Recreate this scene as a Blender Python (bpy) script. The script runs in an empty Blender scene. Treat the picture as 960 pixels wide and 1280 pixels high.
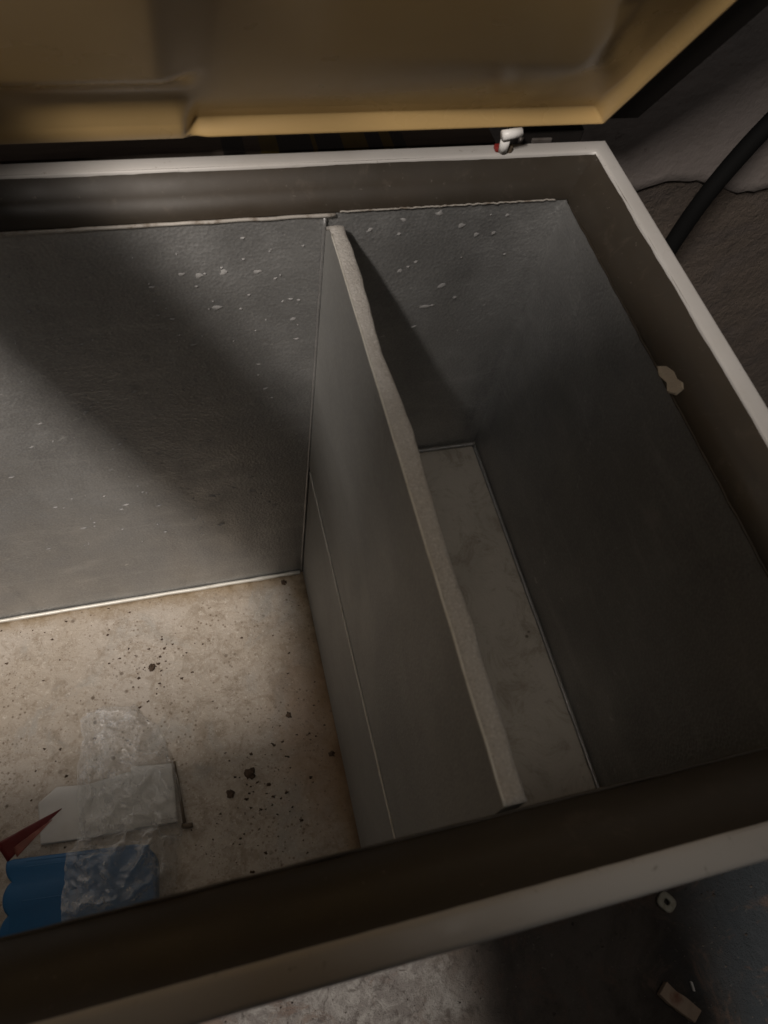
import bpy, bmesh, math, random
from mathutils import Vector, Matrix, noise
sc = bpy.context.scene
random.seed(7)
G = 0.85                                   # height of the liner's upper edge above the ground

# ---------------------------------------------------------------- camera
cd = bpy.data.cameras.new('camera'); cam = bpy.data.objects.new('camera', cd); sc.collection.objects.link(cam)
R = ((0.96383588, -0.23699201, 0.12188186), (-0.14370504, -0.84735331, -0.51121544), (0.22443097, 0.47521275, -0.85076647))
M = Matrix(((R[0][0], -R[1][0], -R[2][0]), (R[0][1], -R[1][1], -R[2][1]), (R[0][2], -R[1][2], -R[2][2]))).to_4x4()
M.translation = Vector((-0.36509, -0.54430, 0.43703 + G))
cam.matrix_world = M
cd.sensor_fit = 'VERTICAL'; cd.sensor_height = 36.0; cd.lens = 957.72 / 1280 * 36.0
cd.dof.use_dof = True; cd.dof.focus_distance = .92; cd.dof.aperture_fstop = 9.0
cd.clip_start = 0.02; cd.clip_end = 60
sc.camera = cam
# ---------------------------------------------------------------- light
w = bpy.data.worlds.new('World'); sc.world = w; w.use_nodes = True
w.node_tree.nodes['Background'].inputs[0].default_value = (1.0, 0.95, 0.90, 1)
w.node_tree.nodes['Background'].inputs[1].default_value = 0.018
def lamp(name, loc, power, col, size):
    l = bpy.data.lights.new(name, 'POINT'); l.energy = power; l.color = col; l.shadow_soft_size = size
    o = bpy.data.objects.new(name, l); o.location = (loc[0], loc[1], loc[2] + G); sc.collection.objects.link(o); return o
lt = bpy.data.lights.new('ceiling_tube', 'AREA'); lt.shape = 'RECTANGLE'; lt.size = 0.07; lt.size_y = 0.50
lt.energy = 62; lt.color = (1.0, 0.91, 0.83)
at = bpy.data.objects.new('ceiling_tube', lt); at.location = (-1.11, -1.24, 1.50 + G)
zt = (Vector((-1.11, -1.24, 1.50)) - Vector((-.35, -.15, -.1))); yt = Vector((.10, -1, -.04)); zt = (zt - yt*(zt.dot(yt)/yt.dot(yt))).normalized(); yt.normalize()
xt = yt.cross(zt); at.matrix_world = Matrix((xt, yt, zt)).transposed().to_4x4(); at.location = (-1.11, -1.24, 1.50 + G)
sc.collection.objects.link(at)
lamp('far_bulb', (-1.36, -1.15, 1.92), 17, (0.97, 0.97, 1.0), 0.14)
lo = bpy.data.lights.new('ceiling_panel', 'AREA'); lo.shape = 'RECTANGLE'; lo.size = 0.5; lo.size_y = 0.5
lo.energy = 3.6; lo.color = (1.0, 0.93, 0.85)
ao = bpy.data.objects.new('ceiling_panel', lo); ao.location = (-0.20, -0.79, 1.70 + G)
sc.collection.objects.link(ao)
vs = sc.view_settings
vs.view_transform = 'Standard'; vs.look = 'None'; vs.gamma = 1; vs.exposure = 0.0; vs.use_curve_mapping = False

# ---------------------------------------------------------------- helpers
COL = sc.collection
def link_mesh(name, me, mat, parent=None, smooth=False, z=G):
    o = bpy.data.objects.new(name, me); COL.objects.link(o)
    if mat: me.materials.append(mat)
    if smooth:
        for p in me.polygons: p.use_smooth = True
    if parent: o.parent = parent
    else: o.location = (0, 0, z)
    return o
def empty(name, loc=(0, 0, G)):
    o = bpy.data.objects.new(name, None); o.location = loc; o.empty_display_size = .05; COL.objects.link(o); return o
def tag(o, label=None, cat=None, group=None, kind=None):
    for k, v in (('label', label), ('category', cat), ('group', group), ('kind', kind)):
        if v: o[k] = v
    return o
class MB:
    def __init__(s): s.v = []; s.f = []
    def quad(s, a, b, c, d):
        n = len(s.v); s.v += [tuple(a), tuple(b), tuple(c), tuple(d)]; s.f.append((n, n+1, n+2, n+3)); return s
    def box(s, x0, x1, y0, y1, z0, z1):
        n = len(s.v)
        s.v += [(x, y, z) for z in (z0, z1) for y in (y0, y1) for x in (x0, x1)]
        for f in ((0, 2, 3, 1), (4, 5, 7, 6), (0, 1, 5, 4), (2, 6, 7, 3), (0, 4, 6, 2), (1, 3, 7, 5)): s.f.append(tuple(n+i for i in f))
        return s
    def grid(s, nu, nv, fn):
        n = len(s.v)
        for j in range(nv+1):
            for i in range(nu+1): s.v.append(tuple(fn(i/nu, j/nv)))
        for j in range(nv):
            for i in range(nu):
                a = n + j*(nu+1) + i; s.f.append((a, a+1, a+nu+2, a+nu+1))
        return s
    def tube(s, pts, r, seg=12, cap=True):
        pts = [Vector(p) for p in pts]; n0 = len(s.v); up = Vector((0.13, 0.31, 0.94))
        for i, p in enumerate(pts):
            d = (pts[min(i+1, len(pts)-1)] - pts[max(i-1, 0)]).normalized()
            a = d.cross(up); a = a.normalized() if a.length > 1e-4 else d.orthogonal().normalized(); b = d.cross(a)
            rr = r(i/(len(pts)-1)) if callable(r) else r
            for k in range(seg):
                t = 2*math.pi*k/seg; s.v.append(tuple(p + a*(math.cos(t)*rr) + b*(math.sin(t)*rr)))
        for i in range(len(pts)-1):
            for k in range(seg):
                a = n0+i*seg+k; b = n0+i*seg+(k+1) % seg; s.f.append((a, b, b+seg, a+seg))
        if cap:
            s.f.append(tuple(n0+k for k in range(seg))[::-1]); s.f.append(tuple(n0+(len(pts)-1)*seg+k for k in range(seg)))
        return s
    def sweep(s, rings, closed=True):
        """rings: list of closed cross-section lists, joined one after the other"""
        n0 = len(s.v); m = len(rings[0])
        for r in rings: s.v += [tuple(p) for p in r]
        for i in range(len(rings)-1):
            for k in range(m if closed else m-1):
                a = n0+i*m+k; b = n0+i*m+(k+1) % m; s.f.append((a, b, b+m, a+m))
        if closed:
            s.f.append(tuple(n0+k for k in range(m))[::-1]); s.f.append(tuple(n0+(len(rings)-1)*m+k for k in range(m)))
        return s
    def prism(s, outline, z0, z1):
        n = len(s.v); m = len(outline)
        s.v += [(x, y, z0) for x, y in outline] + [(x, y, z1) for x, y in outline]
        s.f.append(tuple(range(n, n+m))[::-1]); s.f.append(tuple(range(n+m, n+2*m)))
        for k in range(m): s.f.append((n+k, n+(k+1) % m, n+m+(k+1) % m, n+m+k))
        return s
    def build(s, name, mat, parent=None, smooth=False, bevel=0, seg=2, fix=True):
        me = bpy.data.meshes.new(name); me.from_pydata(s.v, [], s.f)
        if fix:
            bm = bmesh.new(); bm.from_mesh(me); bmesh.ops.recalc_face_normals(bm, faces=bm.faces)
            if bevel: bmesh.ops.bevel(bm, geom=[e for e in bm.edges if e.is_manifold and e.calc_face_angle(0) > .5], offset=bevel, segments=seg, affect='EDGES', profile=.5)
            bm.to_mesh(me); bm.free()
        me.update()
        return link_mesh(name, me, mat, parent, smooth)
def nz(x, y, z=0.0, s=1.0): return noise.noise(Vector((x*s, y*s, z*s)))
def sstep(a, b, x):
    t = min(1, max(0, (x-a)/(b-a))); return t*t*(3-2*t)

# node material helper
class NM:
    def __init__(s, name, base=(.5, .5, .5), rough=.5, metal=0.0, spec=.5):
        s.m = bpy.data.materials.new(name); s.m.use_nodes = True; s.t = s.m.node_tree; s.N = s.t.nodes; s.L = s.t.links
        s.b = s.N['Principled BSDF']; s.b.inputs['Base Color'].default_value = (*base, 1); s.b.inputs['Roughness'].default_value = rough
        s.b.inputs['Metallic'].default_value = metal; s.b.inputs['Specular IOR Level'].default_value = spec
        s.co = s.N.new('ShaderNodeTexCoord').outputs['Object']; s.col = None; s.base = base
        s.h = None
    def mapping(s, scale=(1, 1, 1), rot=(0, 0, 0)):
        n = s.N.new('ShaderNodeMapping'); n.inputs['Scale'].default_value = scale; n.inputs['Rotation'].default_value = rot
        s.L.new(s.co, n.inputs[0]); return n.outputs[0]
    def noise(s, scale, detail=4, rough=.6, dist=0.0, co=None):
        n = s.N.new('ShaderNodeTexNoise'); n.inputs['Scale'].default_value = scale; n.inputs['Detail'].default_value = detail
        n.inputs['Roughness'].default_value = rough; n.inputs['Distortion'].default_value = dist
        s.L.new(co or s.co, n.inputs['Vector']); return n.outputs['Fac']
    def voro(s, scale, co=None, feature='F1', rnd=1.0):
        n = s.N.new('ShaderNodeTexVoronoi'); n.inputs['Scale'].default_value = scale; n.feature = feature; n.inputs['Randomness'].default_value = rnd
        s.L.new(co or s.co, n.inputs['Vector']); return n.outputs['Distance']
    def ramp(s, fac, lo, hi, a=0.0, b=1.0):
        n = s.N.new('ShaderNodeMapRange'); n.interpolation_type = 'SMOOTHSTEP'
        for i, v in zip((1, 2, 3, 4), (lo, hi, a, b)): n.inputs[i].default_value = v
        s.L.new(fac, n.inputs[0]); return n.outputs[0]
    def math(s, op, a, b=0.0):
        n = s.N.new('ShaderNodeMath'); n.operation = op
        for i, v in enumerate((a, b)):
            if hasattr(v, 'links'): s.L.new(v, n.inputs[i])
            else: n.inputs[i].default_value = v
        return n.outputs[0]
    def sep(s):
        n = s.N.new('ShaderNodeSeparateXYZ'); s.L.new(s.co, n.inputs[0]); return n.outputs
    def spot(s, c, r, soft=.4, dist=0.0, nscale=30, stretch=(1, 1, 1)):
        """1 inside a blotch round point c, 0 outside, edge broken by noise"""
        v = s.N.new('ShaderNodeVectorMath'); v.operation = 'SUBTRACT'; s.L.new(s.co, v.inputs[0]); v.inputs[1].default_value = c
        m = s.N.new('ShaderNodeVectorMath'); m.operation = 'MULTIPLY'; s.L.new(v.outputs[0], m.inputs[0]); m.inputs[1].default_value = stretch
        l = s.N.new('ShaderNodeVectorMath'); l.operation = 'LENGTH'; s.L.new(m.outputs[0], l.inputs[0]); d = l.outputs['Value']
        if dist: d = s.math('ADD', d, s.math('MULTIPLY', s.math('SUBTRACT', s.noise(nscale, 5), .5), dist))
        return s.ramp(d, r*(1-soft), r*(1+soft), 1, 0)
    def mix(s, fac, col):
        n = s.N.new('ShaderNodeMix'); n.data_type = 'RGBA'
        if s.col is None: n.inputs[6].default_value = (*s.base, 1)
        else: s.L.new(s.col, n.inputs[6])
        n.inputs[7].default_value = (*col, 1)
        if hasattr(fac, 'links'): s.L.new(fac, n.inputs[0])
        else: n.inputs[0].default_value = fac
        s.col = n.outputs[2]; s.L.new(s.col, s.b.inputs['Base Color']); return s
    def rough(s, fac, lo, hi):
        s.L.new(s.ramp(fac, 0.25, .75, lo, hi), s.b.inputs['Roughness']); return s
    def bump(s, h, strength=.3, dist=.002):
        n = s.N.new('ShaderNodeBump'); n.inputs['Strength'].default_value = strength; n.inputs['Distance'].default_value = dist
        s.L.new(h, n.inputs['Height'])
        if s.h is not None: s.L.new(s.h, n.inputs['Normal'])
        s.h = n.outputs[0]; s.L.new(s.h, s.b.inputs['Normal']); return s

def liner_metal(name, base, metal=.45, rough=.5):
    m = NM(name, base, rough, metal)
    mul = lambda k: tuple(c*k for c in base)
    m.mix(m.ramp(m.noise(4, 6, .65, .6), .42, .72, 0, .7), mul(1.25))
    m.mix(m.ramp(m.noise(9, 7, .7, 1.2, m.mapping((1, 1, .35))), .50, .78, 0, .6), mul(.62))
    m.mix(m.ramp(m.noise(26, 7, .75, .4, m.mapping((.30, .30, 1.3))), .50, .72, 0, .42), mul(1.6))        # wiped smears along the wall
    m.mix(m.ramp(m.noise(34, 5, .7, .2, m.mapping((1.6, 1.6, .12))), .57, .76, 0, .2), mul(1.4))         # dried runs
    sel = m.ramp(m.noise(11, 4, .7), .50, .66, 0, 1)
    m.mix(m.math('MULTIPLY', m.ramp(m.noise(95, 5, .75, .3, m.mapping((.6, .6, 1))), .58, .70, 0, .8), sel), mul(2.0))
    m.mix(m.ramp(m.noise(420, 2, .6), .45, .62, 0, .22), mul(1.7))
    m.mix(m.ramp(m.noise(60, 6, .75), .66, .76, 0, .5), mul(.5))
    if name == 'liner_metal':
        m.mix(m.math('MULTIPLY', m.spot((0, -.43, -.05), .035, .5, .04, 45, (1, 1, .6)), .35), (.42, .41, .40))
        m.mix(m.math('MULTIPLY', m.spot((0, -.291, -.092), .010, .6, .04, 140), .5), (.5, .49, .47))
    m.rough(m.noise(14, 6, .7), rough-.12, rough+.18)
    m.bump(m.voro(300), .38, .0011).bump(m.noise(6, 3), .35, .006).bump(m.noise(40, 5, .7), .12, .002)
    return m.m
MAT_WALL = liner_metal('liner_metal', (.345, .344, .338), .66, .46)
m = NM('board_skin', (.265, .265, .255), .52, .10)
m.mix(m.ramp(m.noise(4, 6, .65, .6), .42, .72, 0, .6), (.335, .33, .312))
m.mix(m.ramp(m.noise(12, 7, .7, .8), .54, .74, 0, .5), (.20, .195, .18))
m.mix(m.ramp(m.noise(300, 2, .6), .45, .65, 0, .2), (.42, .41, .39))
m.mix(m.ramp(m.noise(28, 7, .75, .4, m.mapping((1, .3, 1.2))), .58, .72, 0, .3), (.40, .39, .37))
m.rough(m.noise(14, 6, .7), .50, .60)
m.bump(m.voro(340), .22, .0008).bump(m.noise(5, 3), .35, .006)
MAT_BOARD = m.m

m = NM('floor_metal', (.43, .38, .325), .55, .12)
m.mix(m.ramp(m.noise(4.5, 6, .6, .5), .40, .72, 0, .75), (.385, .325, .255))
m.mix(m.ramp(m.noise(30, 8, .78, .6), .46, .62, 0, .8), (.285, .235, .18))
m.mix(m.ramp(m.noise(85, 6, .78, .4), .52, .66, 0, .6), (.24, .185, .13))
m.mix(m.ramp(m.noise(7, 7, .7, 1.4), .52, .68, 0, .65), (.33, .315, .285))
m.mix(m.ramp(m.noise(120, 4, .7), .55, .75, 0, .45), (.57, .51, .43))
m.mix(m.ramp(m.noise(240, 4, .75), .56, .70, 0, .55), (.62, .57, .50))
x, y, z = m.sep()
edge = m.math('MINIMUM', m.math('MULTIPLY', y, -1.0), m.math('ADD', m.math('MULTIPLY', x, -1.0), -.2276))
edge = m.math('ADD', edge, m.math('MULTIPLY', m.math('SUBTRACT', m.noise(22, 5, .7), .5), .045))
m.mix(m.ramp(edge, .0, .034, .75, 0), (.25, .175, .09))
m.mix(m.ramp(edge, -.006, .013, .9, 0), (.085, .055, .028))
m.mix(m.math('MULTIPLY', m.spot((-.245, -.27, -.69), .06, .6, .06, 40, (1, .45, 1)), .5), (.27, .155, .075))
d = m.voro(58); sel = m.ramp(m.noise(11, 4, .65), .52, .64)
m.mix(m.math('MULTIPLY', m.ramp(d, .10, .22, .85, 0), sel), (.10, .07, .045))
d = m.voro(130); sel = m.ramp(m.noise(17, 4, .65), .46, .60)
m.mix(m.math('MULTIPLY', m.ramp(d, .10, .30, .8, 0), sel), (.13, .09, .055))
d = m.voro(240); m.mix(m.math('MULTIPLY', m.ramp(d, .10, .32, .6, 0), m.ramp(m.noise(23, 4, .7), .46, .58)), (.16, .115, .075))
m.rough(m.noise(20, 5), .45, .75)
m.bump(m.noise(160, 5, .7), .5, .0018).bump(m.noise(30, 5, .7), .45, .005)
MAT_FLOOR = m.m

m = NM('step_metal', (.47, .43, .375), .5, .12)
m.mix(m.ramp(m.noise(6, 6, .6, .5), .40, .70, 0, .8), (.34, .31, .265))
m.mix(m.ramp(m.noise(24, 8, .78, .8), .47, .66, 0, .65), (.25, .21, .16))
m.mix(m.ramp(m.noise(70, 5, .7), .58, .72, 0, .5), (.50, .455, .39))
d = m.voro(50); m.mix(m.math('MULTIPLY', m.ramp(d, .06, .14, .8, 0), m.ramp(m.noise(12, 4), .54, .62)), (.09, .07, .05))
m.bump(m.voro(300), .15, .0008).bump(m.noise(60, 5, .7), .2, .002)
MAT_STEP = m.m

m = NM('white_enamel', (.47, .455, .435), .38)
m.mix(m.ramp(m.noise(9, 5, .6), .45, .75, 0, .6), (.40, .378, .35))
m.mix(m.ramp(m.noise(55, 6, .75, .5, m.mapping((.4, .4, 1))), .60, .72, 0, .5), (.36, .33, .295))
m.mix(m.ramp(m.noise(160, 3, .7), .66, .74, 0, .7), (.20, .17, .14))
m.rough(m.noise(25, 5), .30, .55); m.bump(m.noise(90, 4), .08, .001)
MAT_WHITE = m.m

m = NM('brown_plastic', (.036, .029, .021), .36)
m.mix(m.ramp(m.noise(7, 5, .6, .4, m.mapping((.5, .5, 1.5))), .42, .72, 0, .6), (.052, .037, .023))
m.mix(m.ramp(m.noise(45, 6, .7, .5), .56, .72, 0, .3), (.11, .088, .068))
m.mix(m.ramp(m.noise(170, 4, .7), .66, .74, 0, .5), (.25, .22, .19))
m.rough(m.noise(18, 5), .42, .60); m.bump(m.noise(140, 3), .08, .0008)
MAT_BROWN = m.m

m = NM('tan_plastic', (.46, .315, .135), .22)
m.mix(m.ramp(m.noise(5, 4, .6), .4, .75, 0, .45), (.40, .265, .112))
m.mix(m.ramp(m.noise(40, 6, .7, .4), .58, .75, 0, .3), (.52, .37, .20))
m.rough(m.noise(9, 4), .24, .36); m.bump(m.noise(8, 3), .06, .004)
MAT_TAN = m.m

m = NM('black_rubber', (.012, .010, .009), .55); m.mix(m.ramp(m.noise(40, 4), .5, .8, 0, .5), (.022, .018, .015)); MAT_BLACK = m.m
m = NM('foam_edge', (.50, .475, .44), .75, .05, .4)
m.mix(m.ramp(m.noise(16, 6, .7, .4), .42, .70, 0, .55), (.39, .36, .325))
m.mix(m.ramp(m.noise(650, 3, .7), .50, .64, 0, .6), (.68, .66, .62))
m.mix(m.ramp(m.noise(480, 3, .7), .54, .68, 0, .4), (.22, .195, .17))
m.bump(m.noise(330, 4, .75), .7, .0025).bump(m.noise(60, 4), .3, .003)
MAT_FOAM = m.m
m = NM('sealant', (.36, .335, .30), .5); m.mix(m.ramp(m.noise(60, 5, .7), .45, .65, 0, .9), (.16, .13, .10)); MAT_SEAL = m.m
m = NM('bead_metal', (.66, .64, .58), .42, .2); m.mix(m.ramp(m.noise(40, 5, .7), .5, .7, 0, .6), (.42, .38, .31)); MAT_BEAD = m.m

# ================================================================ SETTING
m = NM('dirty_concrete', (.085, .070, .058), .85)
m.mix(m.ramp(m.noise(5, 8, .72, .6), .42, .64, 0, .9), (.034, .026, .021))
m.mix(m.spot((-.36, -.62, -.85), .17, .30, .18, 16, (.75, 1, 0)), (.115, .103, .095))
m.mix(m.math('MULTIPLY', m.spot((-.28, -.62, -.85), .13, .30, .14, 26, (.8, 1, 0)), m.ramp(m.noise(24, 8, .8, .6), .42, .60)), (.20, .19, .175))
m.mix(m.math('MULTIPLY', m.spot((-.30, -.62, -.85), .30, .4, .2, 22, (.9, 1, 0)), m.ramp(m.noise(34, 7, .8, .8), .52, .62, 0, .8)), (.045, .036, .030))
m.mix(m.spot((.52, -.70, -.85), .26, .30, .14, 12, (1, .8, 0)), (.034, .041, .047))
m.mix(m.math('MULTIPLY', m.ramp(m.noise(13, 8, .75, 1.), .52, .64), .8), (.105, .072, .055))
m.mix(m.ramp(m.noise(48, 7, .8, .5), .58, .68, 0, .7), (.025, .020, .017))
m.mix(m.ramp(m.noise(110, 5, .75), .62, .72, 0, .7), (.21, .19, .165))
m.rough(m.noise(10, 5), .55, .95)
m.bump(m.noise(12, 7, .75), .8, .015).bump(m.noise(90, 6, .8), .7, .005)
MAT_GROUND = m.m
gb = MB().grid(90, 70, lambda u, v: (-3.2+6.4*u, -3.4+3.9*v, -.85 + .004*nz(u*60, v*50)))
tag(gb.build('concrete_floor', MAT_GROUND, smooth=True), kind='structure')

# rear wall: dark masonry with a broken plaster coat over it
m = NM('bare_masonry', (.085, .066, .052), .9)
m.mix(m.ramp(m.noise(9, 7, .7, .5), .42, .65, 0, .9), (.075, .060, .052))
m.mix(m.ramp(m.noise(40, 6, .75), .56, .7, 0, .7), (.035, .028, .023))
m.bump(m.noise(22, 7, .75), 1.0, .018)
MAT_MASON = m.m
m = NM('grey_plaster', (.175, .153, .143), .85)
m.mix(m.ramp(m.noise(4, 6, .6, .5), .40, .70, 0, .7), (.145, .128, .118))
m.mix(m.ramp(m.noise(30, 6, .75), .62, .72, 0, .75), (.075, .06, .052))
m.mix(m.ramp(m.noise(11, 7, .75, .8), .50, .68, 0, .45), (.13, .108, .094))
m.bump(m.noise(14, 6, .65), .5, .010).bump(m.noise(90, 6, .75), .3, .003)
MAT_PLASTER = m.m
wall = tag(empty('rear_wall'), 'rough grey plaster wall with a broken lower edge behind the freezer', 'wall')
MB().grid(120, 90, lambda u, v: (-2.6+5.2*u, .2165 + .008*nz(u*40, v*30, 3) + .004*nz(u*110, v*90, 5), -.86+3.0*v)).build('masonry', MAT_MASON, wall, True)
def plaster(u, v):
    x = -2.6+5.2*u
    e = -.152 + .014*nz(x, 0, 0, 7) + .008*nz(x, 2, 0, 24) - .02*sstep(.30, .42, x) + .004*nz(x, 7, 0, 70)
    z = e + (2.1-e)*(v**1.6)
    yy = .2055 + .003*nz(x, z, 1, 6) + .0015*nz(x, z, 4, 25)
    return (x, yy if v > 0.0005 else .214, z)
MB().grid(420, 40, plaster).build('plaster', MAT_PLASTER, wall, True)

# ================================================================ FREEZER
W = dict(dx=.2276, hs=.3843, H=.6899, D=.50, h=.0336, sb=.0212, sr=.0260, sf=.0384, rim=.0172)
XL = -1.20                                 # left end of the well, outside the photograph
fr = tag(empty('chest_freezer'), 'old white chest freezer standing open with metal lined well and tan lid', 'freezer')
dx, hs, H, D, h = W['dx'], W['hs'], W['H'], W['D'], W['h']
def wavy(nu, nv, P, U, V, N, amp, seed):
    P, U, V, N = map(Vector, (P, U, V, N))
    def f(a, b):
        p = P+U*a+V*b; e = min(1, 12*min(a, 1-a, b, 1-b)); return p + N*(amp*e*nz(p.x+seed, p.y, p.z, 7))
    return MB().grid(nu, nv, f)
wavy(60, 34, (XL, 0, -H-.004), (-dx-XL-.002, 0, 0), (0, 0, H+.004), (0, 1, 0), .0022, 1).build('back_liner', MAT_WALL, fr, True)
wavy(24, 24, (-dx-.002, .0015, -hs-.004), (dx+.004, 0, 0), (0, 0, hs+.004), (0, 1, 0), .0015, 9).build('back_liner', MAT_WALL, fr, True)
wavy(30, 24, (0, -D-.002, -hs-.004), (0, D+.004, 0), (0, 0, hs+.004), (1, 0, 0), .0022, 4).build('end_liner', MAT_WALL, fr, True)
wavy(50, 20, (XL, -D, -H-.004), (-XL+.002, 0, 0), (0, 0, H+.004), (0, 1, 0), .0015, 5).build('front_liner', MAT_WALL, fr, True)
wavy(20, 20, (XL, -D, -H-.004), (0, D, 0), (0, 0, H+.004), (1, 0, 0), .0015, 6).build('end_liner', MAT_WALL, fr, True)
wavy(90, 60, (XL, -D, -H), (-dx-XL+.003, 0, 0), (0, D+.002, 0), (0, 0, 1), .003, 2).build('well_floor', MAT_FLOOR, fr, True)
# raised box over the compressor: riser and upper floor
wavy(20, 14, (-dx+.001, -D, -H-.003), (0, D+.002, 0), (0, 0, H-hs+.003), (1, 0, 0), .0012, 3).build('step_riser', MAT_BOARD, fr, True)
wavy(20, 36, (-dx+.001, -D, -hs), (dx+.003, 0, 0), (0, D+.003, 0), (0, 0, 1), .0018, 8).build('step_floor', MAT_STEP, fr, True)
def bead(name, a, b, r, mat, amp=.0006, n=60, seed=0):
    a, b = Vector(a), Vector(b)
    pts = [a.lerp(b, i/n) + Vector((nz(i*.35, seed), nz(i*.35, seed+5), nz(i*.35, seed+9)))*amp for i in range(n+1)]
    return MB().tube(pts, lambda t: r*(1+.35*nz(t*40, seed+3)), 8).build(name, mat, fr, True)
bead('floor_bead', (XL, -.004, -H+.0035), (-dx-.004, -.004, -H+.0035), .0030, MAT_BEAD, .0007)
bead('floor_bead', (-dx+.02, -.0035, -hs+.003), (-.003, -.0035, -hs+.003), .0022, MAT_WALL, .0004, seed=2)
bead('floor_bead', (-.003, -D, -hs+.001), (-.003, -.003, -hs+.001), .0022, MAT_WALL, .0004, seed=3)
bead('step_bead', (-dx-.0012, -D+.002, -hs), (-dx-.0012, -.012, -hs), .0012, MAT_BEAD, .0005, seed=4)
bead('corner_bead', (-dx-.0015, -.0015, -H), (-dx-.0015, -.0015, -.003), .0016, MAT_WALL, .0004, seed=5)
bead('top_sealant', (XL, -.0008, -.001), (-dx+.008, -.0008, -.001), .0016, MAT_SEAL, .0007, 120, 6)
bead('top_sealant', (-dx+.012, -.0002, .0012), (-.012, -.0002, .0012), .0008, MAT_SEAL, .0008, 130, 7)
bead('top_sealant', (.0002, -D, 0), (.0002, -.004, 0), .0009, MAT_BROWN, .0008, 90, 8)
bead('top_sealant', (XL, -D, 0), (0, -D, 0), .0010, MAT_BROWN, .0005, 120, 9)

# brown breaker strips: a stepped profile leaning outward from the liner to the rim
def strip(name, inner0, inner1, outer0, outer1):
    """inner/outer: the lower (liner) and upper (rim) edge, both from one end to the other"""
    i0, i1, o0, o1 = map(Vector, (inner0, inner1, outer0, outer1))
    prof = [(-.03, .004), (0, .0012), (.03, .0), (.50, .0), (.53, .0014), (.94, .0014), (1.02, .0010)]
    mid = (i0+i1+o0+o1)/4
    nrm = (i1-i0).cross(o0-i0).normalized()
    if nrm.z < 0: nrm = -nrm
    rings = []
    n = 80
    for k in range(n+1):
        t = -.004+1.008*k/n; a = i0.lerp(i1, t); b = o0.lerp(o1, t)
        rings.append([a.lerp(b, s) + nrm*(-q + .0008*nz(t*14, s*2, i0.x+i0.y)) for s, q in prof])
    return MB().sweep(rings, False).build(name, MAT_BROWN, fr, True)
sb, sr, sf, rw = W['sb'], W['sr'], W['sf'], W['rim']
strip('breaker_strip', (XL, 0, 0), (0, 0, 0), (XL-sr, sb, h), (sr, sb, h))
strip('breaker_strip', (0, 0, 0), (0, -D, 0), (sr, sb, h), (sr, -D-sf, h))
strip('breaker_strip', (0, -D, 0), (XL, -D, 0), (sr, -D-sf, h), (XL-sr, -D-sf, h))
strip('breaker_strip', (XL, -D, 0), (XL, 0, 0), (XL-sr, -D-sf, h), (XL-sr, sb, h))
# chip of broken plastic showing the pale foam
ch = [(-.206, .001), (-.211, .006), (-.219, .0085), (-.226, .008), (-.232, .0100), (-.237, .0085), (-.238, .003), (-.232, -.001), (-.224, .0015), (-.214, -.001)]
nrm = Vector((-h, 0, sr)).normalized()
cb = MB(); base = [Vector((.0+zz/h*sr, yy, zz)) for yy, zz in ch]
cb.sweep([[p+nrm*.0016 for p in base], [p+nrm*.0030 for p in [q.lerp(sum(base, Vector())/len(base), .12) for q in base]]])
m = NM('bare_foam', (.34, .28, .21), .85, 0, .2); m.mix(m.ramp(m.noise(190, 5, .7), .45, .65, 0, .7), (.36, .30, .22)); m.bump(m.noise(260, 4), .5, .002)
cb.build('chipped_patch', m.m, fr)

# white rim: ring with a rounded outer edge and a slightly ragged inner edge, then the cabinet sides
def rimring():
    mb = MB(); rows = []
    xi0, xi1, yi0, yi1 = XL-sr, sr, -D-sf, sb
    segs = [((xi0, yi1), (xi1, yi1)), ((xi1, yi1), (xi1, yi0)), ((xi1, yi0), (xi0, yi0)), ((xi0, yi0), (xi0, yi1))]
    prof = [(0, -.0045), (0, -.0008), (.0008, 0), (.004, .0004), (rw-.0026, 0), (rw-.0012, -.0005), (rw-.0003, -.0014), (rw, -.0030), (rw, -.026), (rw-.004, -.028)]
    cx, cy = (xi0+xi1)/2, (yi0+yi1)/2
    ring = []
    for (a, b) in segs:
        n = 150 if abs(a[0]-b[0]) > .6 else 80
        for k in range(n): t = k/n; ring.append((a[0]+(b[0]-a[0])*t, a[1]+(b[1]-a[1])*t))
    for (px, py) in ring:
        ox = -1 if px <= xi0+1e-6 else (1 if px >= xi1-1e-6 else 0)
        oy = -1 if py <= yi0+1e-6 else (1 if py >= yi1-1e-6 else 0)
        row = []
        for o, zz in prof:
            rag = (.0002*nz(px, py, 0, 90) + .0010*max(0, nz(px, py, 3, 160)-.35)) if o < .002 else 0
            row.append((px+ox*(o+rag), py+oy*(o+rag), h+zz+.0003*nz(px, py, 2, 6)))
        rows.append(row)
    rows.append(rows[0])
    return mb.sweep(rows, False)
rimring().build('top_rim', MAT_WHITE, fr, True)
xo0, xo1, yo0, yo1 = XL-sr-rw+.003, sr+rw-.003, -D-sf-rw+.003, sb+rw-.003
cab = MB(); t = .004
cab.box(xo0, xo1, yo0, yo0+t, -.81, h-.027).box(xo0, xo1, yo1-t, yo1, -.81, h-.027)
cab.box(xo0, xo0+t, yo0+t, yo1-t, -.81, h-.027).box(xo1-t, xo1, yo0+t, yo1-t, -.81, h-.027).box(xo0+t, xo1-t, yo0+t, yo1-t, -.81, -.80)
cab.build('cabinet', MAT_WHITE, fr)
for fx in (xo0+.06, xo1-.06):
    for fy in (yo0+.05, yo1-.05):
        MB().tube([(fx, fy, -.85), (fx, fy, -.81)], .018, 14).build('foot', MAT_BLACK, fr)

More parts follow.
